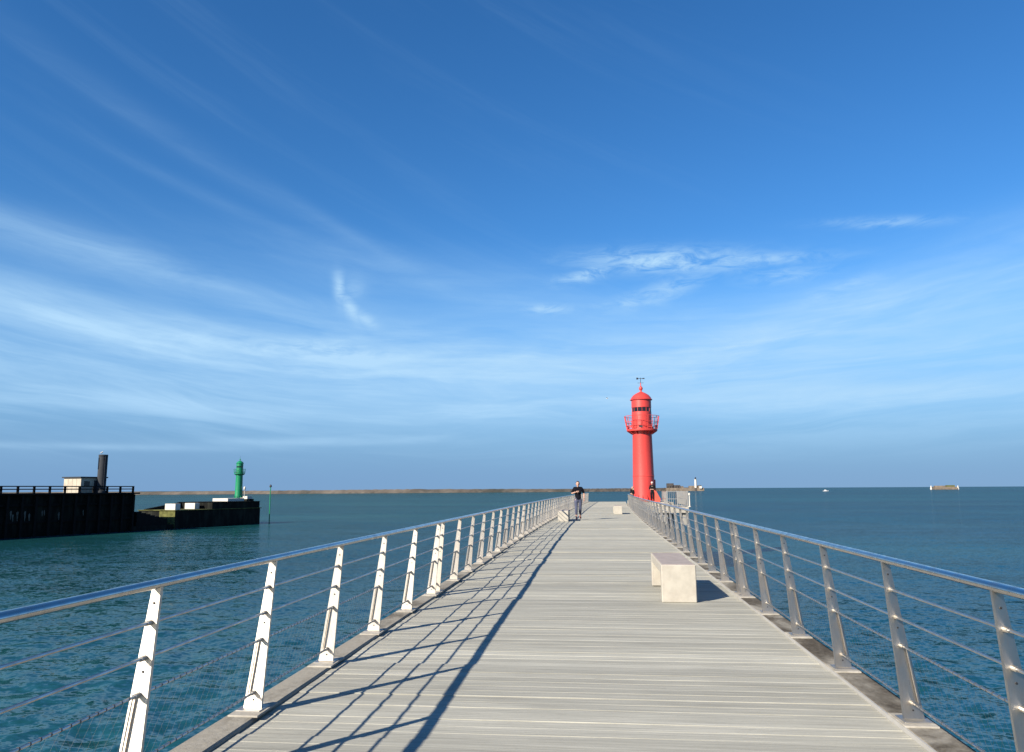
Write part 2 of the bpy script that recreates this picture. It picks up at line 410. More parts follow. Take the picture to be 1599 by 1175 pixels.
# ------------------------------------------------------------------ mesh helpers
class MB:
    def __init__(s):
        s.v = []; s.f = []
    def box(s, c, d, rz=0.0, taper=None):
        hx, hy, hz = d[0] / 2, d[1] / 2, d[2] / 2
        b = len(s.v); cr, sr = math.cos(rz), math.sin(rz)
        for z in (-1, 1):
            k = taper if (taper and z > 0) else (1, 1)
            for x, y in ((-1, -1), (1, -1), (1, 1), (-1, 1)):
                px, py = x * hx * k[0], y * hy * k[1]
                s.v.append((c[0] + px * cr - py * sr, c[1] + px * sr + py * cr, c[2] + z * hz))
        s.f += [(b, b + 3, b + 2, b + 1), (b + 4, b + 5, b + 6, b + 7)]
        for i in range(4):
            j = (i + 1) % 4
            s.f.append((b + i, b + j, b + 4 + j, b + 4 + i))
        return s
    def cbox(s, c, d, ch):
        """box with chamfered edges"""
        import bmesh
        bm = bmesh.new()
        bmesh.ops.create_cube(bm, size=1.0)
        for v in bm.verts:
            v.co = Vector((c[0] + v.co.x * d[0], c[1] + v.co.y * d[1], c[2] + v.co.z * d[2]))
        bmesh.ops.bevel(bm, geom=list(bm.edges), offset=ch, segments=1, affect='EDGES')
        bm.verts.index_update()
        b = len(s.v)
        s.v += [tuple(v.co) for v in bm.verts]
        s.f += [tuple(b + v.index for v in f.verts) for f in bm.faces]
        bm.free()
        return s
    def sweep(s, pts, sec, cap=True, closed=False):
        """sweep the section (list of (side, up)) along pts"""
        pts = [Vector(p) for p in pts]
        b = len(s.v); n = len(sec); k = len(pts)
        for i, p in enumerate(pts):
            if closed:
                t = pts[(i + 1) % k] - pts[i - 1]
            else:
                t = pts[min(i + 1, k - 1)] - pts[max(i - 1, 0)]
            t.normalize()
            ref = Vector((0, 0, 1)) if abs(t.z) < 0.95 else Vector((0, 1, 0))
            a = t.cross(ref).normalized(); u = a.cross(t)
            for (x, y) in sec:
                s.v.append(tuple(p + a * x + u * y))
        for i in range(k if closed else k - 1):
            i2 = (i + 1) % k
            for j in range(n):
                j2 = (j + 1) % n
                s.f.append((b + i * n + j, b + i * n + j2, b + i2 * n + j2, b + i2 * n + j))
        if cap and not closed:
            s.f.append(tuple(b + j for j in reversed(range(n))))
            s.f.append(tuple(b + (k - 1) * n + j for j in range(n)))
        return s
    def tube(s, pts, r, n=8, closed=False):
        return s.sweep(pts, [(r * math.cos(2 * math.pi * i / n), r * math.sin(2 * math.pi * i / n)) for i in range(n)], True, closed)
    def lathe(s, prof, n=48, c=(0, 0, 0)):
        b = len(s.v); k = len(prof)
        for i in range(n):
            a = 2 * math.pi * i / n
            for (r, z) in prof:
                s.v.append((c[0] + r * math.cos(a), c[1] + r * math.sin(a), c[2] + z))
        for i in range(n):
            i2 = (i + 1) % n
            for j in range(k - 1):
                s.f.append((b + i * k + j, b + i2 * k + j, b + i2 * k + j + 1, b + i * k + j + 1))
        return s
    def prism(s, poly, y0, y1):
        """polygon in XZ extruded along Y"""
        b = len(s.v); n = len(poly)
        for y in (y0, y1):
            s.v += [(x, y, z) for x, z in poly]
        s.f.append(tuple(b + i for i in range(n)))
        s.f.append(tuple(b + n + i for i in reversed(range(n))))
        for i in range(n):
            j = (i + 1) % n
            s.f.append((b + j, b + i, b + n + i, b + n + j))
        return s
    def ball(s, c, r, n=12, m=8):
        if not hasattr(r, '__len__'):
            r = (r, r, r)
        b = len(s.v)
        for i in range(m + 1):
            th = math.pi * i / m
            for j in range(n):
                ph = 2 * math.pi * j / n
                s.v.append((c[0] + r[0] * math.sin(th) * math.cos(ph), c[1] + r[1] * math.sin(th) * math.sin(ph), c[2] + r[2] * math.cos(th)))
        for i in range(m):
            for j in range(n):
                j2 = (j + 1) % n
                s.f.append((b + i * n + j, b + (i + 1) * n + j, b + (i + 1) * n + j2, b + i * n + j2))
        return s
    def mesh(s, name, mat, smooth=False):
        import bmesh
        me = bpy.data.meshes.new(name)
        me.from_pydata(s.v, [], s.f)
        bm = bmesh.new(); bm.from_mesh(me)
        bmesh.ops.remove_doubles(bm, verts=bm.verts, dist=1e-6)
        bmesh.ops.recalc_face_normals(bm, faces=bm.faces)
        bm.to_mesh(me); bm.free()
        if mat is not None:
            me.materials.append(mat)
        if smooth:
            me.polygons.foreach_set('use_smooth', [True] * len(me.polygons))
            try:
                me.set_sharp_from_angle(angle=R(38))
            except Exception:
                pass
        return me
    def build(s, name, mat, parent=None, smooth=False, loc=None):
        return put(name, s.mesh(name, mat, smooth), parent, loc)

def put(name, me, parent=None, loc=None, rz=0.0):
    o = bpy.data.objects.new(name, me)
    COL.objects.link(o)
    if parent is not None:
        o.parent = parent
    if loc is not None:
        o.location = loc
    if rz:
        o.rotation_euler = (0, 0, rz)
    return o

def tag(o, label=None, cat=None, group=None, kind=None):
    for k, v in (('label', label), ('category', cat), ('group', group), ('kind', kind)):
        if v:
            o[k] = v
    return o

def thing(name, loc, label, cat, rz=0.0, group=None):
    o = bpy.data.objects.new(name, None)
    o.empty_display_size = 0.2
    COL.objects.link(o)
    o.location = loc
    o.rotation_euler = (0, 0, rz)
    return tag(o, label, cat, group)

# ------------------------------------------------------------------ sea
SEA = -5.5
def build_sea():
    rng = np.random.RandomState(3)
    nr, k = 520, 0.0102
    rr = 4.5 * np.exp(np.arange(nr) * k)
    rr = np.concatenate([rr, rr[-1] * np.exp(np.arange(1, 40) * 0.14)])
    rr = rr[rr < 60000]
    a_front = np.linspace(R(-48), R(38), 470)
    a_back = np.linspace(R(38), R(312), 92)[1:-1]
    aa = np.concatenate([a_front, a_back])
    Rr, Aa = np.meshgrid(rr, aa, indexing='ij')
    X = Rr * np.sin(Aa); Y = Rr * np.cos(Aa)
    dr = np.gradient(rr)[:, None] * np.ones_like(X)
    step = np.concatenate([np.full(470, R(86) / 469), np.full(len(a_back), R(274) / 92)])
    cell = np.maximum(dr, Rr * step[None, :])
    Z = np.zeros_like(X)
    wind = R(205)
    for i in range(64):
        lam = 0.45 * (6.0 ** rng.rand())
        d = wind + rng.randn() * 0.9
        kx, ky = math.sin(d) * 2 * math.pi / lam, math.cos(d) * 2 * math.pi / lam
        amp = 0.0045 * lam * (0.5 + rng.rand())
        att = np.clip((lam / cell - 3.0) / 3.0, 0, 1)
        Z += amp * att * np.sin(kx * X + ky * Y + rng.rand() * 6.283)
    n0, n1 = X.shape
    V = np.stack([X, Y, Z + SEA], -1).reshape(-1, 3)
    V = np.concatenate([V, [[0, 0, SEA]]])
    idx = np.arange(n0 * n1).reshape(n0, n1)
    i2 = np.roll(idx, -1, axis=1)
    q = np.stack([idx[:-1], idx[1:], i2[1:], i2[:-1]], -1).reshape(-1, 4)
    cen = n0 * n1
    tri = np.stack([np.full(n1, cen), idx[0], i2[0]], -1)
    me = bpy.data.meshes.new('sea')
    me.vertices.add(len(V)); me.vertices.foreach_set('co', V.ravel())
    loops = np.concatenate([q.ravel(), tri.ravel()])
    me.loops.add(len(loops)); me.loops.foreach_set('vertex_index', loops)
    me.polygons.add(len(q) + len(tri))
    ls = np.concatenate([np.arange(len(q)) * 4, len(q) * 4 + np.arange(len(tri)) * 3])
    me.polygons.foreach_set('loop_start', ls)
    me.polygons.foreach_set('use_smooth', np.ones(len(ls), bool))
    me.update(calc_edges=True)
    me.validate()
    # normals up
    if me.polygons[1000].normal.z < 0:
        me.flip_normals()
    me.materials.append(M['water'])
    tag(put('sea', me), 'teal blue rippled harbour sea reaching to the horizon', kind='structure')
build_sea()

# ------------------------------------------------------------------ the pier
def shift(y):
    """the pier swings gently to the right far out"""
    return 0.0 if y < 20 else 1.5 * ((y - 20) / 68.0) ** 1.6
def widen(y):
    """the right edge eases outward over the first stretch"""
    return (min(max(y, 0.0), 20.0) - 5.0) * 0.0085
BX0, BX1 = -2.218, 1.850           # boards
KL0, KL1 = -2.44, -2.225           # left kerb
KR0, KR1 = 1.865, 2.095            # right kerb
KH = 0.022
Y0, Y1 = -7.0, 90.0
pier = thing('pier', (0, 0, 0), 'long pale grey boarded pier walkway running out over the sea', 'pier')

def board_mesh(length, rnd):
    w, h, c = 0.1365, 0.05, 0.002
    poly = [(-w / 2, -h), (w / 2, -h), (w / 2, -c), (w / 2 - c, 0), (-w / 2 + c, 0), (-w / 2, -c)]
    b = MB()
    nseg = 6
    vs = []
    for i in range(nseg + 1):
        x = -length / 2 + length * i / nseg
        dz = 0.0016 * rnd.uniform(-1, 1)
        vs.append((x, dz))
    b.sweep([(x, 0, z) for x, z in vs], [(-y, z) for y, z in poly])
    return b
rnd = random.Random(5)
LEN = BX1 - BX0
board_meshes = [board_mesh(LEN, rnd).mesh('deck_board', M['board']) for _ in range(8)]
pitch_b = 0.14
nb = int((Y1 - Y0) / pitch_b)
rest = MB()
panel_dz, panel_tilt = 0.0, 0.0
single = 0
mid = (BX0 + BX1) / 2
for i in range(nb):
    y = Y0 + (i + 0.5) * pitch_b
    if i % 7 == 0:
        panel_dz = rnd.choice((0.0, -0.002, 0.002, 0.003, -0.004, -0.009))
        panel_tilt = rnd.uniform(-0.001, 0.001)
    z = panel_dz + (i % 7 - 3) * panel_tilt + rnd.uniform(-0.0012, 0.0012)
    if y > 2.2 and single < 300:
        o = put('deck_board', board_meshes[rnd.randrange(8)], pier, (mid + shift(y) + widen(y) / 2, y, z))
        o.scale = ((LEN + widen(y)) / LEN, 1, 1)
        o.rotation_euler = (0, 0, rnd.uniform(-0.0006, 0.0006))
        single += 1
    else:
        x = mid + shift(y) + widen(y) / 2
        rest.box((x, y, z - 0.025), (LEN + widen(y), 0.1365, 0.05))
tag(rest.build('deck_boarding', M['board'], pier), kind='stuff')

def path(x, y0, y1, z, step=2.0, right=False):
    n = max(2, int((y1 - y0) / step) + 1)
    ys = [y0 + (y1 - y0) * i / (n - 1) for i in range(n)]
    return [(x + shift(y) + (widen(y) if right else 0.0), y, z) for y in ys]
def kerb(xa, xb, y0, y1):
    w = xb - xa
    c = 0.012
    sec = [(-w / 2, -0.30), (w / 2, -0.30), (w / 2, KH - c), (w / 2 - c, KH), (-w / 2 + c, KH), (-w / 2, KH - c)]
    return MB().sweep(path((xa + xb) / 2, y0, y1, 0, 1.4, xa > 0), sec)
MODULE0, BAYS, BAY, GAP = 11.17, 9, 1.42, 0.31
joints = []
y = MODULE0 - GAP / 2
while y > Y0:
    y -= BAYS * BAY + GAP
y0 = Y0
while y0 < Y1 - 0.1:
    y += BAYS * BAY + GAP
    y1 = min(y, Y1)
    if y1 - y0 > 0.4:
        kerb(KL0, KL1, y0 + 0.006, y1 - 0.006).build('kerb', M['kerb_clean'], pier)
        if y0 < 66:
            kerb(KR0, KR1, y0 + 0.006, min(y1, 66) - 0.006).build('kerb', M['kerb'], pier)
    joints.append(y1)
    y0 = y1
MB().sweep(path(1.858, Y0, 66, 0, 1.4, True), [(-0.006, -0.05), (0.006, -0.05), (0.006, KH + 0.002), (-0.006, KH + 0.002)]).build('edge_strip', M['edge'], pier)
# slab, edge beams and piles underneath
MB().sweep(path(mid, Y0, Y1, 0), [(-2.0, -0.34), (2.0, -0.34), (2.0, -0.075), (-2.0, -0.075)]).build('slab', M['slab'], pier)
for x in (-1.75, 1.45):
    MB().sweep(path(x, Y0, Y1, 0), [(-0.25, -0.95), (0.25, -0.95), (0.25, -0.35), (-0.25, -0.35)]).build('edge_beam', M['slab'], pier)
pile = MB().lathe([(0.0, -8.0), (0.33, -8.0), (0.33, -1.2), (0.0, -1.2)], 16).mesh('pile', M['slab'], True)
cap = MB().box((mid, 0, -1.075), (4.3, 0.8, 0.24)).mesh('pile_cap', M['slab'])
yy = -4.0
while yy < Y1:
    for x in (-1.75, 1.45):
        put('pile', pile, pier, (x + shift(yy), yy, 0))
    put('pile_cap', cap, pier, (shift(yy), yy, 0))
    yy += 6.55

# ------------------------------------------------------------------ railings
PH = 0.962
LEAN = 0.105
HC = (0.105, 0.462, 0.645, 0.822)     # cable heights as a share of the post
def post_ys(y_end):
    ys = []
    y = MODULE0 - GAP
    while y > -5.5:
        ys.append(y); y -= BAY
    y = MODULE0
    k = 0
    while y < y_end:
        ys.append(y)
        k += 1
        if k == BAYS + 1:
            y += GAP; k = 0
        else:
            y += BAY
    return sorted(ys)

def railing(side, xbase, y_end, label):
    s = 1 if side == 'left' else -1           # direction of inward lean
    root = thing('railing', (0, 0, 0), label, 'railing')
    dy = 0.0 if s > 0 else 0.12
    ys = [y + dy for y in post_ys(y_end - dy)]
    sh = shift if s > 0 else (lambda y: shift(y) + widen(y))
    xc = lambda h: s * LEAN * h / PH
    zb = KH + 0.016
    # tapered flat blade
    b = MB()
    wb, wt, th = 0.125, 0.046, 0.022
    poly = [(-wb / 2, 0), (wb / 2, 0), (xc(PH) + wt / 2, PH), (xc(PH) - wt / 2, PH)]
    b.prism(poly, -th / 2, th / 2)
    blade = b.mesh('post', M['steel'])
    # lacing bar standing just proud of the outer edge of the blade's lower half
    h0, h1 = HC[0] * PH, HC[1] * PH
    def outer(h):
        w = wb + (wt - wb) * h / PH
        return xc(h) - s * (w / 2 - 0.020)
    bar = MB().tube([(outer(h0), -th / 2 - 0.018, h0), (outer(h1), -th / 2 - 0.018, h1)], 0.0075, 6).mesh('net_bar', M['steel'], True)
    plate = MB().cbox((0, 0, -0.006), (0.17, 0.16, 0.014), 0.003).mesh('base_plate', M['plate'])
    sleeve = MB().tube([(0, -0.055, 0), (0, 0.055, 0)], 0.0135, 8).mesh('cable_sleeve', M['cable'], True)
    bolt = MB().tube([(0, -th / 2 - 0.004, 0), (0, th / 2 + 0.004, 0)], 0.006, 6).mesh('bolt', M['dark_metal'], True)
    rp = random.Random(11 if s > 0 else 12)
    for y in ys:
        x = xbase + sh(y)
        pad = MB().cbox((0, 0, 0), (0.205, 0.30 + rp.uniform(-0.03, 0.06), 0.014), 0.003).build('post_pad', M['pad'], pier, loc=(x + s * 0.005, y, KH + 0.003))
        p = put('post', blade, root, (x, y, zb))
        p.rotation_euler = (0, 0, rp.uniform(-0.03, 0.03))
        put('base_plate', plate, p, (0, 0, 0))
        if y < 30:
            put('net_bar', bar, p, (0, 0, 0))
            for h in HC:
                put('cable_sleeve', sleeve, p, (xc(h * PH), 0, h * PH))
        if y < 12:
            for h in (0.055, 0.575, 0.92):
                put('bolt', bolt, p, (xc(h * PH), 0, h * PH))
    # handrail: flat oval tube
    sec = []
    for i in range(20):
        a = 2 * math.pi * i / 20
        ca, sa = math.cos(a), math.sin(a)
        sec.append((0.033 * ca, 0.0235 * sa))
    top = [(xbase + sh(y) + xc(PH), y, zb + PH + 0.016) for y in ys]
    MB().sweep(top, sec).build('handrail', M['rail'], root, True)
    for h in HC:
        r = 0.0085 if h > 0.5 else 0.0075
        MB().tube([(xbase + sh(y) + xc(h * PH), y, zb + h * PH) for y in ys], r, 8).build('cable', M['cable'], root, True)
    # knotted wire net laced between the two lower cables
    net = MB()
    za, zb2 = zb + HC[0] * PH, zb + HC[1] * PH
    H = zb2 - za
    dw = 0.075                 # knot spacing along the rail
    slope = 0.62               # run along the rail per unit of height
    def tri(p, q, r):
        p, q = Vector(p), Vector(q)
        t = (q - p).normalized()
        a = Vector((1, 0, 0)); u = t.cross(a).normalized()
        b0 = len(net.v)
        for e in (p, q):
            for kx, ku in ((1, -0.58), (-1, -0.58), (0, 1.15)):
                net.v.append(tuple(e + a * (kx * r) + u * (ku * r)))
        for j in range(3):
            j2 = (j + 1) % 3
            net.f.append((b0 + j, b0 + j2, b0 + 3 + j2, b0 + 3 + j))
    xa, xb_ = xc(HC[0] * PH), xc(HC[1] * PH)
    run = H * slope
    for i in range(len(ys) - 1):
        ya, yb = ys[i] + 0.03, ys[i + 1] - 0.03
        if yb - ya < 0.5:
            continue
        n = int((yb - ya) / dw)
        for d in (1, -1):
            for j in range(-12, n + 13):
                y_a = ya + j * dw
                y_b = y_a + d * run
                t0, t1 = 0.0, 1.0
                for lim, sg in ((ya, 1), (yb, -1)):
                    fa, fb = sg * (y_a - lim), sg * (y_b - lim)
                    if fa < 0 and fb < 0:
                        t0, t1 = 1, 0; break
                    if fa < 0:
                        t0 = max(t0, fa / (fa - fb))
                    elif fb < 0:
                        t1 = min(t1, fa / (fa - fb))
                if t1 - t0 < 0.02:
                    continue
                P = lambda t: (xbase + sh(y_a) + xa + (xb_ - xa) * t, y_a + (y_b - y_a) * t, za + H * t)
                tri(P(t0), P(t1), 0.00035)
        # lacing turns round both cables
        nl = int((yb - ya) / 0.06)
        if ya < 34:
            for j in range(nl):
                yy_ = ya + (j + 0.5) * 0.06
                for xx, zz in ((xa, za), (xb_, zb2)):
                    net.tube([(xbase + sh(yy_) + xx, yy_, zz), (xbase + sh(yy_) + xx, yy_ + 0.006, zz)], 0.0092, 6)
    tag(put('wire_net', raw_mesh(net, 'wire_net', M['net']), root), kind='stuff')
    return root

def raw_mesh(b, name, mat):
    me = bpy.data.meshes.new(name)
    me.from_pydata(b.v, [], b.f)
    me.update()
    me.materials.append(mat)
    return me

railing('left', -2.315, 89.4, 'steel post and cable railing whose long shadows fall across the deck boards')
railing('right', 1.965, 66.0, 'steel post and cable railing beside the benches and leading to the red lighthouse')

# ------------------------------------------------------------------ benches
def bench(x0, x1, y0, y1, h, label, rz=0.0):
    cx, cy = (x0 + x1) / 2, (y0 + y1) / 2
    w, l = x1 - x0, y1 - y0
    root = thing('stone_bench', (cx, cy, 0), label, 'bench', rz, 'stone benches along the pier')
    t = 0.16
    MB().cbox((0, -l / 2 + t / 2, h / 2), (w, t, h), 0.010).build('leg', M['bench'], root)
    MB().cbox((0, l / 2 - t / 2, h / 2), (w, t, h), 0.010).build('leg', M['bench'], root)
    st = MB().cbox((0, 0, h - 0.062), (w - 0.004, l - 2 * t + 0.01, 0.12), 0.008).build('seat', M['bench'], root)
    MB().cbox((0, 0, h + 0.002), (w - 0.03, l - 0.03, 0.008), 0.002).build('seat_top', M['bench_top'], st)
    return root
bench(0.85, 1.30, 10.45, 12.35, 0.48, 'pale stone bench on the lighthouse side of the deck, farther from the red lighthouse')
bench(1.10, 1.58, 45.5, 47.4, 0.48, 'pale stone bench on the lighthouse side of the deck, closer to the red lighthouse')
bench(-1.70, -1.22, 35.6, 37.5, 0.48, 'pale stone bench crossed by railing shadows beside the walking person')

# ------------------------------------------------------------------ lighthouse head platform
plat = thing('landing_platform', (5.6, 73.0, 0), 'pale concrete landing platform on legs carrying the red lighthouse', 'platform')
MB().cbox((-0.17, 0, -0.31), (4.7, 15.0, 0.50), 0.02).build('slab', M['pad'], plat)
for k, (x, w) in enumerate(((-2.3, 0.5), (-1.2, 0.55), (0.1, 0.7), (1.9, 0.45))):
    MB().box((x, -6.9, -1.05), (w, 0.7, 0.98)).build('bracket', M['slab'], plat)
for x in (-1.9, 0.6):
    for y in (-6.3, 0, 6.3):
        MB().lathe([(0, -8.2), (0.42, -8.2), (0.42, -0.56), (0, -0.56)], 16, (x, y, 0)).build('pile', M['slab'], plat, True)
MB().box((-0.7, -6.3, -1.75), (3.4, 0.5, 0.4)).build('cross_beam', M['slab'], plat)
MB().cbox((-0.55, 0.9, 0.11), (3.5, 12.0, 0.34), 0.02).build('plinth', M['pad'], plat)

def lighthouse(name, loc, sc_, mat, label, full=True):
    root = thing(name, loc, label, 'lighthouse')
    S = sc_
    def P(prof):
        return [(r * S, z * S) for r, z in prof]
    n = 56
    MB().lathe(P([(0, 0), (1.10, 0), (1.10, 0.10), (1.02, 0.14), (0.985, 0.5), (0.975, 2.28), (0.995, 2.29), (0.995, 2.36), (0.97, 2.37), (0.89, 6.22), (0.91, 6.30), (0.96, 6.40), (0.97, 6.46), (0, 6.46)]), n).build('tower', mat, root, True)
    g = MB().lathe(P([(0.9, 6.46), (1.40, 6.46), (1.42, 6.52), (1.42, 6.64), (0.9, 6.64)]), n).build('gallery_floor', mat, root, True)
    for i in range(12):
        a = 2 * math.pi * i / 12
        br = MB().prism([(0.90 * S, 6.16 * S), (0.96 * S, 6.16 * S), (1.34 * S, 6.42 * S), (1.36 * S, 6.459 * S), (0.90 * S, 6.459 * S)], -0.03 * S, 0.03 * S).build('bracket', mat, g)
        br.rotation_euler = (0, 0, a)
    rail = MB()
    for z, r in ((6.95, 1.46), (7.3, 1.52), (7.85, 1.61)):
        pts = [(r * S * math.cos(2 * math.pi * i / 36), r * S * math.sin(2 * math.pi * i / 36), z * S) for i in range(36)]
        rail.tube(pts, 0.024 * S, 5, True)
    rail.build('gallery_rail', mat, root, True)
    gp = MB().tube([(1.40 * S, 0, 6.6 * S), (1.46 * S, 0, 6.95 * S), (1.61 * S, 0, 7.85 * S)], 0.026 * S, 5).mesh('baluster', mat, True)
    for i in range(20):
        put('baluster', gp, root, rz=2 * math.pi * i / 20)
    for i in range(10):
        cab = MB().box((1.38 * S, 0, 6.86 * S), (0.10 * S, 0.36 * S, 0.24 * S)).build('rail_box', M['vane'] if i % 5 == 2 else mat, root)
        cab.rotation_euler = (0, 0, 2 * math.pi * (i + 0.3) / 10)
    # lantern drum with a recessed band of panes
    drum = MB().lathe(P([(0.9, 6.641), (0.915, 6.66), (0.915, 8.26), (0.85, 8.27), (0.85, 8.66), (0.915, 8.67), (0.915, 9.38), (0.5, 9.38)]), n).build('lantern', mat, root, True)
    pane = MB()
    for j in range(5):
        pass
    k = 14
    a2 = 2 * math.pi / k
    b = MB()
    r = 0.875 * S
    w = a2 * 0.47
    vs = [(r * math.cos(t), r * math.sin(t)) for t in (-w, 0, w)]
    for z in (8.275 * S, 8.655 * S):
        b.v += [(x, y_, z) for x, y_ in vs]
    b.f += [(0, 1, 4, 3), (1, 2, 5, 4)]
    pm = raw_mesh(b, 'pane', M['glass'])
    mull = MB().box((0.889 * S, 0, 8.465 * S), (0.03 * S, 0.028 * S, 0.38 * S)).mesh('mullion', mat)
    for i in range(k):
        put('pane', pm, drum, rz=i * a2)
        put('mullion', mull, drum, rz=(i + 0.5) * a2)
    roof = MB().lathe(P([(0.5, 9.38), (1.03, 9.38), (1.04, 9.43), (0.97, 9.47), (0.88, 9.66), (0.70, 9.86), (0.45, 10.02), (0.20, 10.14), (0.10, 10.18), (0.09, 10.30), (0.17, 10.42), (0.19, 10.52), (0.13, 10.64), (0.05, 10.72), (0.035, 11.05), (0, 11.05)]), n).build('roof', mat, root, True)
    v = MB().tube([(0, 0, 10.9 * S), (0, 0, 11.52 * S)], 0.022 * S, 6)
    if full:
        v.tube([(-0.28, 0, 11.02), (0.28, 0, 11.02)], 0.016, 6).tube([(0, -0.28, 11.02), (0, 0.28, 11.02)], 0.016, 6)
        v.tube([(-0.36, 0, 11.44), (0.36, 0, 11.44)], 0.022, 6)
        v.box((-0.30, 0, 11.44), (0.17, 0.03, 0.17)).box((0.28, 0, 11.44), (0.2, 0.03, 0.09))
    v.build('weather_vane', M['vane'], roof)
    # bolted flange feet and a door
    foot = MB().prism([(0.97 * S, 0.1 * S), (1.25 * S, 0.1 * S), (1.25 * S, 0.16 * S), (0.985 * S, 0.62 * S)], -0.03 * S, 0.03 * S).mesh('foot_rib', mat)
    for i in range(16):
        put('foot_rib', foot, root, rz=2 * math.pi * (i + 0.5) / 16)
    d = MB().cbox((1.0 * S, 0, 1.12 * S), (0.10 * S, 0.74 * S, 1.75 * S), 0.02).build('door', mat, root)
    d.rotation_euler = (0, 0, R(25))
    return root
lighthouse('red_lighthouse', (4.52, 72.0, 0.29), 1.0, M['red'], 'tall red painted round lighthouse with railed gallery, dome and weather vane')

# sloping red panel at the foot of the tower
tag(MB().prism([(0.0, 0.0), (0.62, 0.0), (0.66, 0.25), (0.30, 0.95), (0.10, 1.05)], -0.15, 0.15).build('sloping_panel', M['orange'], loc=(5.22, 70.6, 0.285)),
    'small faded orange red sloping panel at the foot of the red lighthouse', 'panel')

# fence on the platform corner
fence = thing('mesh_fence', (6.95, 66.6, -0.06), 'grey steel bar fence on the corner of the landing platform', 'fence')
def fence_run(p, q, hgt):
    p, q = Vector(p), Vector(q)
    n = 2
    L = (q - p).length
    for i in range(n + 1):
        a = p.lerp(q, i / n)
        MB().box((a.x, a.y, hgt / 2), (0.06, 0.06, hgt)).build('post', M['plate'], fence)
    d = (q - p).normalized()
    rz = math.atan2(d.y, d.x)
    for z in (0.12, hgt * 0.5, hgt - 0.05):
        c = p.lerp(q, 0.5)
        MB().box((c.x, c.y, z), (L, 0.04, 0.045), rz).build('rail', M['plate'], fence)
    k = int(L / 0.16)
    bm = MB().box((0, 0, hgt / 2), (0.026, 0.026, hgt - 0.2)).mesh('bar', M['plate'])
    for i in range(1, k):
        a = p.lerp(q, i / k)
        put('bar', bm, fence, (a.x, a.y, 0.02))
fence_run((-0.90, -0.9, 0), (0.72, -0.9, 0), 1.32)
fence_run((0.80, -0.86, 0), (0.80, 9.0, 0), 1.32)
fence_run((-0.98, -0.86, 0), (-0.98, 3.0, 0), 1.32)
wp = thing('marker_post', (7.86, 65.62, -0.06), 'slim white capped marker post at the corner of the landing platform', 'post')
MB().lathe([(0, 0), (0.12, 0), (0.12, 0.05), (0.05, 0.06), (0.045, 0.95), (0, 0.95)], 12).build('pole', M['white'], wp, True)
MB().lathe([(0, 0.95), (0.085, 0.95), (0.095, 1.02), (0.085, 1.13), (0, 1.17)], 12).build('cap', M['white'], wp, True)

# ------------------------------------------------------------------ opposite jetty (its long face is in shade)
JP = (-71.3, 158.9, 0.0)
JR = -math.atan2(0.33, 0.944)
# local frame: +Y towards the head, +X the channel face
head = thing('low_jetty', JP, 'low dark weed covered jetty head standing under the green lighthouse', 'jetty', JR)
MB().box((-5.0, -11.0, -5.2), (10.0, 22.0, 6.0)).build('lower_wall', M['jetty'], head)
MB().prism([(-4.2, -5.6), (-0.05, -5.6), (-0.05, -2.215), (-4.2, -2.215)], -22.06, -21.9).build('lit_end_face', M['olive'], head)  # paler panel over the wall's end: sunlight on it put into the colour
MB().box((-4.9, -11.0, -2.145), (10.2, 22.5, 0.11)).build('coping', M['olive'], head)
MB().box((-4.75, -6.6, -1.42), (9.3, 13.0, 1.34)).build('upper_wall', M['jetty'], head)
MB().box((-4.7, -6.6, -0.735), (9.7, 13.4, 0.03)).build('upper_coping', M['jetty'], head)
rp_ = MB()
rp_.v = [(-9.2, -13.1, -2.09), (-8.6, -13.1, -2.09), (-8.6, -21.5, -2.09), (-9.2, -21.5, -2.09), (-9.2, -13.1, -0.75), (-8.6, -13.1, -0.75), (-8.6, -21.5, -1.95), (-9.2, -21.5, -1.95)]
rp_.f = [(0, 1, 2, 3), (4, 5, 6, 7), (0, 1, 5, 4), (1, 2, 6, 5), (2, 3, 7, 6), (3, 0, 4, 7)]
rp_.build('ramp_wall', M['jetty'], head)
MB().cbox((-3.9, -5.2, -0.40), (4.3, 4.6, 0.64), 0.05).build('plinth', M['white'], head)
MB().cbox((-3.2, -0.9, 0.0), (2.4, 1.2, 0.6), 0.03).build('step_block', M['white'], head)
MB().box((-3.2, -0.9, -0.51), (3.0, 1.4, 0.42)).build('step_base', M['jetty'], head)
for i in range(7):
    MB().box((-2.6, -24.0 - i * 0.95, -5.6 + i * 0.24), (4.8, 0.95, 4.0)).build('step', M['timber'], head)
apron = MB().box((-2.6, -26.6, -5.9), (4.9, 9.2, 2.4)).build('apron', M['jetty'], head)
def jl(x, y, z):
    c, s = math.cos(JR), math.sin(JR)
    return (JP[0] + x * c - y * s, JP[1] + x * s + y * c, JP[2] + z)
for k, (x, y, lab) in enumerate(((-1.75, -21.2, 'white masonry block on the end of the low jetty beside its steps'), (-3.95, -14.6, 'white masonry block on the low jetty beside the raised head wall'))):
    b = MB().cbox((0, 0, 0.6), (2.75, 1.2, 1.18), 0.03).build('masonry_block', M['white'], loc=jl(x, y, -2.09))
    b.rotation_euler = (0, 0, JR)
    tag(b, lab, 'block', 'white blocks on the low jetty')
gl = lighthouse('green_lighthouse', jl(-2.35, -4.0, 0.0), 0.765, M['green'], 'green painted round lighthouse with gallery on the low jetty head', False)
lp = thing('lamp_post', jl(-1.3, -3.4, 0.0), 'little white headed lamp post close beside the green lighthouse', 'post')
MB().tube([(0, 0, 0), (0, 0, 1.6)], 0.05, 8).build('pole', M['white'], lp, True)
MB().ball((0, 0, 1.95), (0.25, 0.25, 0.42)).build('lamp_head', M['white'], lp, True)

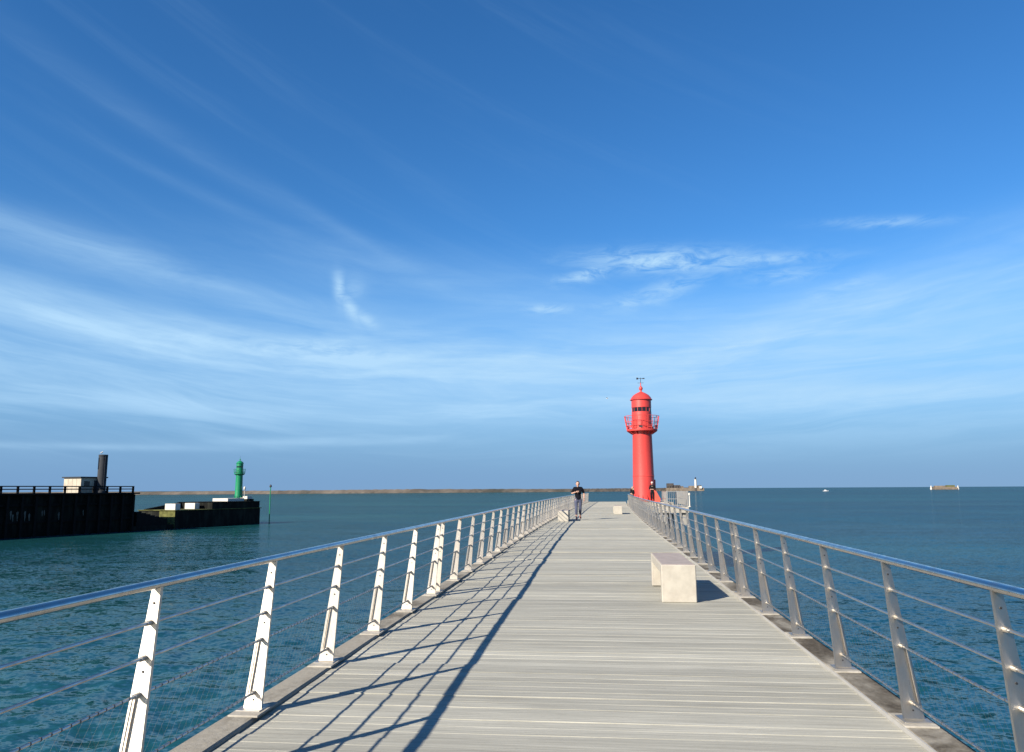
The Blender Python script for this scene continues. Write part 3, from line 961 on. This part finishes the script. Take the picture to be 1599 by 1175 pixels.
up_j = thing('timber_jetty', JP, 'high black timber faced jetty carrying the hut and dark steel chimney', 'jetty', JR)
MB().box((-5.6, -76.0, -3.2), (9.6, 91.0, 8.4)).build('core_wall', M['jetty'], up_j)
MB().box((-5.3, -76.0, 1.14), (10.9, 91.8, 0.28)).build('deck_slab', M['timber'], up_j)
pm = MB().box((0, 0, 0), (0.36, 0.36, 7.4)).mesh('fender_pile', M['timber'])
for i in range(41):
    put('fender_pile', pm, up_j, (-0.30, -31.0 - i * 2.2, -2.75))
for z in (-0.6, -3.2):
    MB().box((-0.62, -76.0, z), (0.26, 90.6, 0.34)).build('waling', M['timber'], up_j)
pj = random.Random(4)
for yq0, k in ((-40.0, 2), (-44.5, 1), (-47.2, 3), (-49.8, 2), (-52.6, 4), (-57.0, 2), (-60.5, 3)):
    for i in range(k):
        hq = pj.uniform(0.5, 1.6)
        MB().prism([(-0.12 * hq, 0), (0.03, -hq), (0.10, -hq * 0.8), (0.12 * hq, 0.1), (0.02, 0.25)], -0.015, 0.015).build('salt_stain', M['stain'], up_j, loc=(-0.775, yq0 + i * 0.5 + pj.uniform(-0.2, 0.2), -1.5 - pj.uniform(0, 0.7))).rotation_euler = (0, 0, R(90))
jf = thing('timber_guardrail', (JP[0], JP[1], 1.28), 'dark two rail guardrail along the top of the high jetty', 'fence', JR)
gp = MB().box((0, 0, 0.56), (0.28, 0.28, 1.12)).mesh('post', M['timber'])
for i in range(36):
    put('post', gp, jf, (-0.35, -31.2 - i * 2.55, 0))
for z in (0.60, 1.05):
    MB().box((-0.35, -76.0, z), (0.14, 90.0, 0.16)).build('rail', M['timber'], jf)
hut = thing('jetty_hut', jl(-3.9, -38.0, 1.28), 'cream walled flat roofed hut on the high jetty behind the dark chimney', 'hut', JR)
MB().box((0, 0, 1.25), (4.4, 4.6, 2.5)).build('wall', M['cream'], hut)
MB().box((0, 0, 2.6), (4.9, 5.1, 0.2)).build('roof', M['grey'], hut)
MB().box((2.21, 0.6, 1.05), (0.06, 1.0, 2.05)).build('door', M['grey'], hut)
MB().box((2.21, -1.2, 1.5), (0.06, 1.0, 0.9)).build('window', M['glass'], hut)
for x in (-1.1, 0.0, 1.1):
    MB().box((x, -2.31, 1.25), (0.05, 0.04, 2.4)).build('batten', M['cream'], hut)
ch = thing('steel_chimney', jl(-1.15, -36.9, 1.28), 'dark grey round steel chimney standing in front of the jetty hut', 'chimney', JR)
MB().lathe([(0, 0), (0.80, 0), (0.80, 0.3), (0.72, 0.32), (0.70, 6.2), (0.74, 6.21), (0.74, 6.5), (0.60, 6.5), (0.60, 6.1), (0, 6.1)], 28).build('shaft', M['grey'], ch, True)
MB().box((-0.1, -0.70, 5.0), (0.22, 0.10, 2.0)).build('vent_slot', M['glass'], ch)
MB().box((0.72, 0.1, 3.2), (0.06, 0.5, 6.3)).build('ladder', M['grey'], ch)

# channel pole
po = thing('channel_pole', (-71.9, 165.2, SEA - 1.5), 'thin green channel pole with a dark topmark standing in the water', 'pole')
MB().lathe([(0, 0), (0.13, 0), (0.10, 9.2), (0, 9.2)], 10).build('pole', M['green'], po, True)
MB().lathe([(0, 9.2), (0.16, 9.2), (0.30, 9.35), (0.16, 9.75), (0, 9.8)], 10).build('topmark', M['vane'], po, True)

# ------------------------------------------------------------------ far breakwater, fort and boat
def dyke():
    rng = random.Random(9)
    keys = [(-1900, 1250, 1.2), (-920, 1450, 0.7), (-640, 1510, 1.2), (-389, 1600, 2.6), (-57, 1800, 1.6), (90, 1920, 2.2), (186, 2010, 2.6)]
    b = MB()
    ring = []
    for i in range(len(keys) - 1):
        (xa, ya, ha), (xb, yb, hb) = keys[i], keys[i + 1]
        n = 40
        for j in range(n):
            t = j / n
            x, y = xa + (xb - xa) * t, ya + (yb - ya) * t
            h = ha + (hb - ha) * t + rng.uniform(-0.5, 0.5)
            ring.append((x, y, h))
    for (x, y, h) in ring:
        jx = rng.uniform(-1.2, 1.2)
        b.v += [(x, y - 10 + jx, SEA - 1), (x, y - 6 + jx, SEA + 1.2 + rng.uniform(-.4, .4)), (x, y - 3, SEA + 4 + rng.uniform(-.5, .5)), (x, y, h), (x, y + 8, h), (x, y + 14, SEA - 1)]
    for i in range(len(ring) - 1):
        for j in range(5):
            a = i * 6 + j
            b.f.append((a, a + 1, a + 7, a + 6))
    return b
tag(dyke().build('breakwater', M['dyke']), 'long low brown rubble breakwater lying along the left horizon', 'breakwater')

fort = thing('breakwater_fort', (228, 2000, SEA), 'distant ruined stone fort at the end of the far breakwater', 'fort')
def fb(n, m, x, w, z0, z1, d=30, y=0):
    return MB().box((x, y, (z0 + z1) / 2), (w, d, z1 - z0)).build(n, m, fort)
fb('quay_wall', M['stone'], 0, 94, -2, 8.0)
fb('tower_block', M['dstone'], -36, 17, 6.2, 19.5, 16)
fb('casemate', M['dstone'], -20, 18, 6.2, 15.0, 16)
fb('casemate', M['stone'], -8, 10, 6.2, 12.2, 14)
fb('parapet', M['dstone'], 4, 16, 6.2, 9.0, 12)
fb('wall_block', M['stone'], 24, 26, 6.2, 13.0, 16)
fb('wall_block', M['dstone'], 38, 8, 6.2, 14.0, 14, 4)
fb('gate_arch', M['dstone'], 26, 5, -1, 7.0, 4, -14)
for x in (-42, -36, -30, -22, -16):
    fb('embrasure', M['glass'], x, 2.2, 8.5, 11.5, 1, -7.9)
fl = thing('white_lighthouse', (255, 1990, SEA + 6.1), 'distant slim white lighthouse on the far stone fort', 'lighthouse')
MB().lathe([(0, 0), (3.2, 0), (3.0, 2), (2.5, 22), (3.4, 22.4), (3.4, 23.2), (0, 23.2)], 20).build('tower', M['white'], fl, True)
MB().lathe([(0, 23.2), (1.7, 23.2), (1.7, 26.2), (2.0, 26.3), (1.0, 28), (0, 28.6)], 16).build('lantern', M['vane'], fl, True)
hs_ = thing('keepers_house', (266, 1984, SEA + 6.1), 'small white building beside the distant white lighthouse', 'building')
MB().box((0, 0, 3.0), (6, 6, 6)).build('wall', M['white'], hs_)
MB().prism([(-3.4, 6), (3.4, 6), (0, 8.4)], -3.3, 3.3).build('roof', M['dstone'], hs_)

seg = thing('detached_breakwater', (900, 2100, SEA), 'short detached stone breakwater with a white light at each end on the horizon', 'breakwater')
MB().box((0, 0, 3), (56, 16, 8)).build('wall', M['stone'], seg)
MB().box((-12, 0, 8.4), (26, 8, 2.8)).build('upper_wall', M['stone'], seg)
MB().box((14, 0, 9.0), (20, 8, 4.0)).build('upper_wall', M['olive'], seg)
for x in (-33, 33):
    MB().lathe([(0, -2), (2.6, -2), (2.6, 4), (1.5, 5), (1.4, 9.5), (0, 10)], 14, (x, 0, 0)).build('light_beacon', M['white'], seg, True)

boat = thing('motor_boat', (431, 1500, SEA), 'tiny white motor boat on the open sea at the horizon', 'boat')
hb = MB()
hb.v = [(-5, -1.5, 0.9), (-5, 1.5, 0.9), (-4.6, -1.2, -0.5), (-4.6, 1.2, -0.5), (2.5, -1.6, 1.1), (2.5, 1.6, 1.1), (2.3, -1.0, -0.5), (2.3, 1.0, -0.5), (5.8, 0, 1.6), (4.8, 0, -0.4)]
hb.f = [(0, 1, 3, 2), (0, 2, 6, 4), (1, 5, 7, 3), (2, 3, 7, 6), (4, 6, 9, 8), (5, 8, 9, 7), (6, 7, 9), (0, 4, 5, 1), (4, 8, 5)]
hb.build('hull', M['gull'], boat)
MB().box((-0.6, 0, 1.9), (3.4, 2.2, 1.9), taper=(0.75, 0.85)).build('cabin', M['gull'], boat)
MB().box((-0.4, 0, 2.25), (3.1, 2.16, 0.5)).build('cabin_window', M['glass'], boat)

# ------------------------------------------------------------------ people
def skin_mesh(name, verts, edges, mat, sub=2):
    """verts: (co, rx[, ry]) joined by edges and given a body by a skin modifier"""
    me = bpy.data.meshes.new(name)
    me.from_pydata([v[0] for v in verts], edges, [])
    o = bpy.data.objects.new(name, me)
    COL.objects.link(o)
    o.modifiers.new('skin', 'SKIN')
    if not me.skin_vertices:
        me.attributes.new('skin', 'FLOAT2', 'POINT')
    sv = me.skin_vertices[0].data
    for i, v in enumerate(verts):
        sv[i].radius = (v[1], v[2] if len(v) > 2 else v[1])
        sv[i].use_root = (i == 0)
    ss = o.modifiers.new('sub', 'SUBSURF'); ss.levels = sub; ss.render_levels = sub
    dg = bpy.context.evaluated_depsgraph_get()
    out = bpy.data.meshes.new_from_object(o.evaluated_get(dg))
    bpy.data.objects.remove(o); bpy.data.meshes.remove(me)
    out.name = name
    out.materials.clear(); out.materials.append(mat)
    out.polygons.foreach_set('use_smooth', [True] * len(out.polygons))
    return out

def join_meshes(name, meshes, mats):
    import bmesh
    bm = bmesh.new()
    for i, m in enumerate(meshes):
        n0 = len(bm.faces)
        bm.from_mesh(m)
        bm.faces.ensure_lookup_table()
        for f in bm.faces[n0:]:
            f.material_index = i if len(mats) > 1 else 0
            f.smooth = True
    out = bpy.data.meshes.new(name)
    bm.to_mesh(out); bm.free()
    for m in mats:
        out.materials.append(m)
    return out

def add_hand(b, wrist, d, palm_n, side):
    """palm with four unequal fingers and a thumb"""
    w = Vector(wrist); d = Vector(d).normalized(); n = Vector(palm_n).normalized()
    a = d.cross(n).normalized() * side
    pc = w + d * 0.05
    b.ball(pc, (0.040, 0.040, 0.040), 10, 6)
    for k, L in ((-1.5, 0.062), (-0.5, 0.075), (0.5, 0.072), (1.5, 0.055)):
        s0 = pc + d * 0.025 + a * (k * 0.017)
        s1 = s0 + d * (L * 0.55) + n * 0.006
        s2 = s1 + d * (L * 0.40) + n * 0.022
        b.tube([s0, s1, s2], 0.0085, 6)
    t0 = w + d * 0.025 - a * 0.030
    b.tube([t0, t0 + d * 0.035 - a * 0.020, t0 + d * 0.065 - a * 0.018 + n * 0.012], 0.0095, 6)

def person(loc, rz, label, J, top, legs, shoes, hair, hair_style='short', calf=0.0, sleeve=1.0, cap=None, scale=1.0):
    root = thing('person', loc, label, 'person', rz)
    root.scale = (scale,) * 3
    g = lambda k: Vector(J[k])
    def lerp(a, b, t):
        return tuple(g(a).lerp(g(b), t))
    V = []; Ed = []
    def add(co, rx, ry=None, link=None):
        V.append((tuple(co), rx, ry or rx))
        if link is not None:
            Ed.append((link, len(V) - 1))
        return len(V) - 1
    pel = add(g('pelvis'), 0.135, 0.10)
    wai = add(g('waist'), 0.115, 0.085, pel)
    che = add(g('chest'), 0.145, 0.10, wai)
    nb_ = add(g('neck'), 0.055, 0.055, che)
    hd = add(g('neck').lerp(g('head'), 0.5), 0.05, 0.052, nb_)
    for s in ('r', 'l'):
        sh = add(g(s + '_sho'), 0.060, 0.060, che)
        elb = add(g(s + '_elb'), 0.042, 0.042, sh)
        add(lerp(s + '_elb', s + '_wri', 0.35), 0.040, 0.040, elb)
        add(g(s + '_wri'), 0.026, 0.026, len(V) - 1)
        hp = add(g(s + '_hip'), 0.092, 0.092, pel)
        add(lerp(s + '_hip', s + '_kne', 0.5), 0.080, 0.082, hp)
        kn = add(g(s + '_kne'), 0.056, 0.058, len(V) - 1)
        add(lerp(s + '_kne', s + '_ank', 0.3), 0.056, 0.060, kn)
        add(g(s + '_ank'), 0.034, 0.036, len(V) - 1)
        add(g(s + '_toe'), 0.034, 0.026, len(V) - 1)
    body = skin_mesh('body', V, Ed, M['skin'])
    extra = MB()
    h = g('head')
    extra.ball(h, (0.078, 0.098, 0.118), 18, 12)
    extra.ball(h + Vector((0, -0.050, -0.062)), (0.052, 0.050, 0.055), 12, 8)      # jaw
    extra.ball(h + Vector((0, -0.104, -0.018)), (0.015, 0.020, 0.026), 8, 6)       # nose
    for s in (-1, 1):
        extra.ball(h + Vector((s * 0.080, 0.006, -0.008)), (0.012, 0.022, 0.033), 8, 6)
    add_hand(extra, g('r_wri'), J['r_hand'][0], J['r_hand'][1], 1)
    add_hand(extra, g('l_wri'), J['l_hand'][0], J['l_hand'][1], -1)
    ex = extra.mesh('body', M['skin'], True)
    bo = put('body', join_meshes('body', [body, ex], [M['skin']]), root)
    for s in (-1, 1):
        MB().ball(h + Vector((s * 0.031, -0.089, 0.008)), (0.013, 0.010, 0.008), 8, 6).build('eye', M['glass'], bo, True)
    MB().ball(h + Vector((0, -0.100, -0.058)), (0.024, 0.008, 0.008), 8, 6).build('mouth', M['coral'], bo, True)
    # top
    V2 = []; E2 = []
    def add2(co, rx, ry=None, link=None):
        V2.append((tuple(co), rx, ry or rx))
        if link is not None:
            E2.append((link, len(V2) - 1))
        return len(V2) - 1
    a = add2(g('pelvis') + Vector((0, 0, -0.14)), 0.168, 0.128)
    a = add2(g('pelvis') + Vector((0, 0, 0.06)), 0.155, 0.120, a)
    a = add2(g('waist'), 0.140, 0.108, a)
    c = add2(g('chest'), 0.170, 0.122, a)
    add2(g('neck') + Vector((0, 0, -0.01)), 0.075, 0.075, c)
    for s in ('r', 'l'):
        sh = add2(g(s + '_sho'), 0.078, 0.078, c)
        if sleeve <= 1.0:
            add2(lerp(s + '_sho', s + '_elb', sleeve), 0.062, 0.062, sh)
        else:
            e = add2(g(s + '_elb'), 0.060, 0.060, sh)
            add2(lerp(s + '_elb', s + '_wri', 0.92), 0.043, 0.043, e)
    put('top', skin_mesh('top', V2, E2, top), root)
    # trousers
    V3 = []; E3 = []
    def add3(co, rx, ry=None, link=None):
        V3.append((tuple(co), rx, ry or rx))
        if link is not None:
            E3.append((link, len(V3) - 1))
        return len(V3) - 1
    p = add3(g('pelvis') + Vector((0, 0, 0.0)), 0.150, 0.114)
    add3(g('waist'), 0.126, 0.096, p)
    for s in ('r', 'l'):
        a = add3(g(s + '_hip') + Vector((0, 0, -0.05)), 0.102, 0.105, p)
        a = add3(lerp(s + '_hip', s + '_kne', 0.5), 0.088, 0.090, a)
        a = add3(g(s + '_kne'), 0.066, 0.070, a)
        a = add3(lerp(s + '_kne', s + '_ank', 0.4), 0.064, 0.068, a)
        if calf > 0.45:
            add3(lerp(s + '_kne', s + '_ank', calf), 0.050, 0.052, a)
    put('trousers', skin_mesh('trousers', V3, E3, legs), root)
    for s in ('r', 'l'):
        ank, toe = g(s + '_ank'), g(s + '_toe')
        dd = (toe - ank); dh = Vector((dd.x, dd.y, 0))
        heel = ank - dd.normalized() * 0.0 + Vector((0, 0.045, -0.035))
        put('shoe', skin_mesh('shoe', [(tuple(heel), 0.042, 0.040), (tuple(ank.lerp(toe, 0.5) + Vector((0, 0, -0.008))), 0.046, 0.040), (tuple(toe + Vector((0, -0.02, 0.0))), 0.040, 0.030)], [(0, 1), (1, 2)], shoes), root)
    # hair
    hb_ = MB()
    b0 = MB().ball((0, 0, 0), (0.088, 0.108, 0.126), 20, 14)
    keep = {}
    for i, v in enumerate(b0.v):
        if v[2] > 0.035 - (0.095 if v[1] > -0.01 else 0.0) and not (v[1] < -0.055 and v[2] < 0.066):
            keep[i] = len(hb_.v); hb_.v.append(tuple(Vector(v) + h + Vector((0, 0.008, 0.006))))
    for f in b0.f:
        if all(i in keep for i in f):
            hb_.f.append(tuple(keep[i] for i in f))
    if hair_style == 'tied':
        hb_.ball(h + Vector((0.0, 0.10, 0.06)), (0.040, 0.05, 0.045), 10, 8)
    if hair_style == 'long':
        hb_.ball(h + Vector((0.0, 0.055, -0.10)), (0.095, 0.060, 0.16), 12, 8)
    put('hair', hb_.mesh('hair', hair, True), root)
    if cap:
        MB().lathe([(0.096, 0.0), (0.104, 0.03), (0.098, 0.085), (0.06, 0.125), (0, 0.137)], 18, tuple(h + Vector((0, 0.004, 0.018)))).build('cap', cap, root, True)
    return root

walk = dict(pelvis=(0, 0, 0.97), waist=(0, 0.01, 1.10), chest=(0, 0.0, 1.32), neck=(0, -0.01, 1.50), head=(-0.005, -0.035, 1.645),
            r_sho=(-0.175, 0, 1.44), l_sho=(0.175, 0.0, 1.44), r_elb=(-0.29, 0.03, 1.20), l_elb=(0.285, 0.05, 1.19),
            r_wri=(-0.10, -0.19, 1.27), l_wri=(0.275, -0.02, 0.95), r_hand=((0.9, -0.3, 0.25), (0, 1, 0)), l_hand=((0, -0.1, -1), (-1, 0, 0)),
            r_hip=(-0.095, 0, 0.93), l_hip=(0.095, 0, 0.93), r_kne=(-0.10, -0.13, 0.52), l_kne=(0.085, -0.03, 0.50),
            r_ank=(-0.095, -0.10, 0.10), l_ank=(0.10, 0.24, 0.19), r_toe=(-0.105, -0.26, 0.045), l_toe=(0.11, 0.15, 0.055))
stand = dict(pelvis=(0, 0, 0.96), waist=(0, 0.0, 1.10), chest=(0, 0.0, 1.31), neck=(0, 0, 1.49), head=(0, -0.03, 1.635),
             r_sho=(-0.18, 0, 1.43), l_sho=(0.18, 0.0, 1.43), r_elb=(-0.25, 0.04, 1.16), l_elb=(0.25, 0.04, 1.16),
             r_wri=(-0.14, -0.17, 1.10), l_wri=(0.14, -0.17, 1.10), r_hand=((0.8, -0.4, 0.2), (0, 1, 0)), l_hand=((-0.8, -0.4, 0.2), (0, 1, 0)),
             r_hip=(-0.095, 0, 0.92), l_hip=(0.095, 0, 0.92), r_kne=(-0.11, -0.02, 0.50), l_kne=(0.11, -0.02, 0.50),
             r_ank=(-0.11, 0.02, 0.09), l_ank=(0.11, 0.02, 0.09), r_toe=(-0.13, -0.14, 0.04), l_toe=(0.13, -0.14, 0.04))
person((-0.80, 37.4, 0.0), R(4), 'person in black top and blue leggings walking along the pier, hand at chest', walk, M['navy'], M['legging'], M['coral'], M['hair'], 'tied', 0.72, 0.95, None, 1.045)
person((4.97, 67.6, 0.28), R(-12), 'person in pale cap and black jacket standing before the red lighthouse', stand, M['black'], M['black'], M['vane'], M['hair'], 'short', 0.97, 1.5, M['pale'])
lean = dict(stand)
lean.update(chest=(0.10, -0.05, 1.29), neck=(0.17, -0.09, 1.45), head=(0.20, -0.12, 1.59), r_sho=(-0.06, -0.05, 1.42), l_sho=(0.28, -0.06, 1.36), waist=(0.04, 0, 1.1),
            r_elb=(-0.12, -0.02, 1.15), l_elb=(0.36, -0.08, 1.10), r_wri=(0.0, -0.22, 1.08), l_wri=(0.30, -0.26, 1.06))
person((3.22, 67.4, -0.06), R(-50), 'fair haired person in dark jacket leaning at the left of the red lighthouse', lean, M['black'], M['black'], M['vane'], M['fair'], 'long', 0.97, 1.5)

# ------------------------------------------------------------------ gulls
def gull(loc, rz, label, flying=False, s=1.0):
    root = thing('gull', loc, label, 'gull', rz)
    root.scale = (s,) * 3
    zb = 0.0 if flying else 0.24
    body = skin_mesh('body', [((0, 0.0, zb), 0.075, 0.075), ((0, -0.11, zb + 0.03), 0.062, 0.062), ((0, -0.18, zb + 0.12), 0.040, 0.040), ((0, -0.215, zb + 0.155), 0.042, 0.040), ((0, 0.14, zb), 0.045, 0.040), ((0, 0.27, zb + 0.01), 0.030, 0.012)],
                     [(0, 1), (1, 2), (2, 3), (0, 4), (4, 5)], M['gull'])
    put('body', body, root)
    MB().lathe([(0, 0), (0.013, 0.0), (0.010, 0.045), (0, 0.06)], 8).build('beak', M['beak'], root).matrix_local = Matrix.Translation((0, -0.25, zb + 0.155)) @ Matrix.Rotation(R(90), 4, 'X')
    for sd in (-1, 1):
        w = MB()
        if flying:
            sec = [(0.05, -0.07, 0.04), (0.32, -0.14, 0.16), (0.72, 0.02, 0.10)]
            back = [(0.05, 0.12, 0.04), (0.32, 0.06, 0.15), (0.72, 0.05, 0.10)]
        else:
            sec = [(0.075, -0.11, zb + 0.06), (0.085, 0.06, zb + 0.06), (0.03, 0.32, zb + 0.035)]
            back = [(0.065, -0.10, zb - 0.02), (0.075, 0.08, zb - 0.02), (0.03, 0.30, zb + 0.015)]
        for a, b in zip(sec, back):
            w.v += [(sd * a[0], a[1], a[2]), (sd * b[0], b[1], b[2]), (sd * (a[0] + 0.008), a[1], a[2] + 0.012), (sd * (b[0] + 0.008), b[1], b[2] + 0.008)]
        for i in range(2):
            o_ = i * 4
            w.f += [(o_, o_ + 1, o_ + 5, o_ + 4), (o_ + 2, o_ + 3, o_ + 7, o_ + 6), (o_, o_ + 2, o_ + 6, o_ + 4), (o_ + 1, o_ + 3, o_ + 7, o_ + 5)]
        w.f += [(0, 1, 3, 2), (8, 9, 11, 10)]
        w.build('wing', M['gullgrey'], root)
        if not flying:
            MB().tube([(sd * 0.03, 0.02, zb - 0.05), (sd * 0.03, 0.01, 0.0), (sd * 0.03, -0.05, 0.0)], 0.007, 5).build('leg', M['beak'], root)
    return root
cx_, cy_, cz_ = jl(-1.65, -36.9, 1.28 + 6.5)
gull((cx_, cy_, cz_), R(60), 'white gull perched on top of the dark jetty chimney', False, 1.5)
gull((2.26, 120.0, 15.5), R(80), 'tiny gull flying in the open sky beside the red lighthouse', True, 0.8)
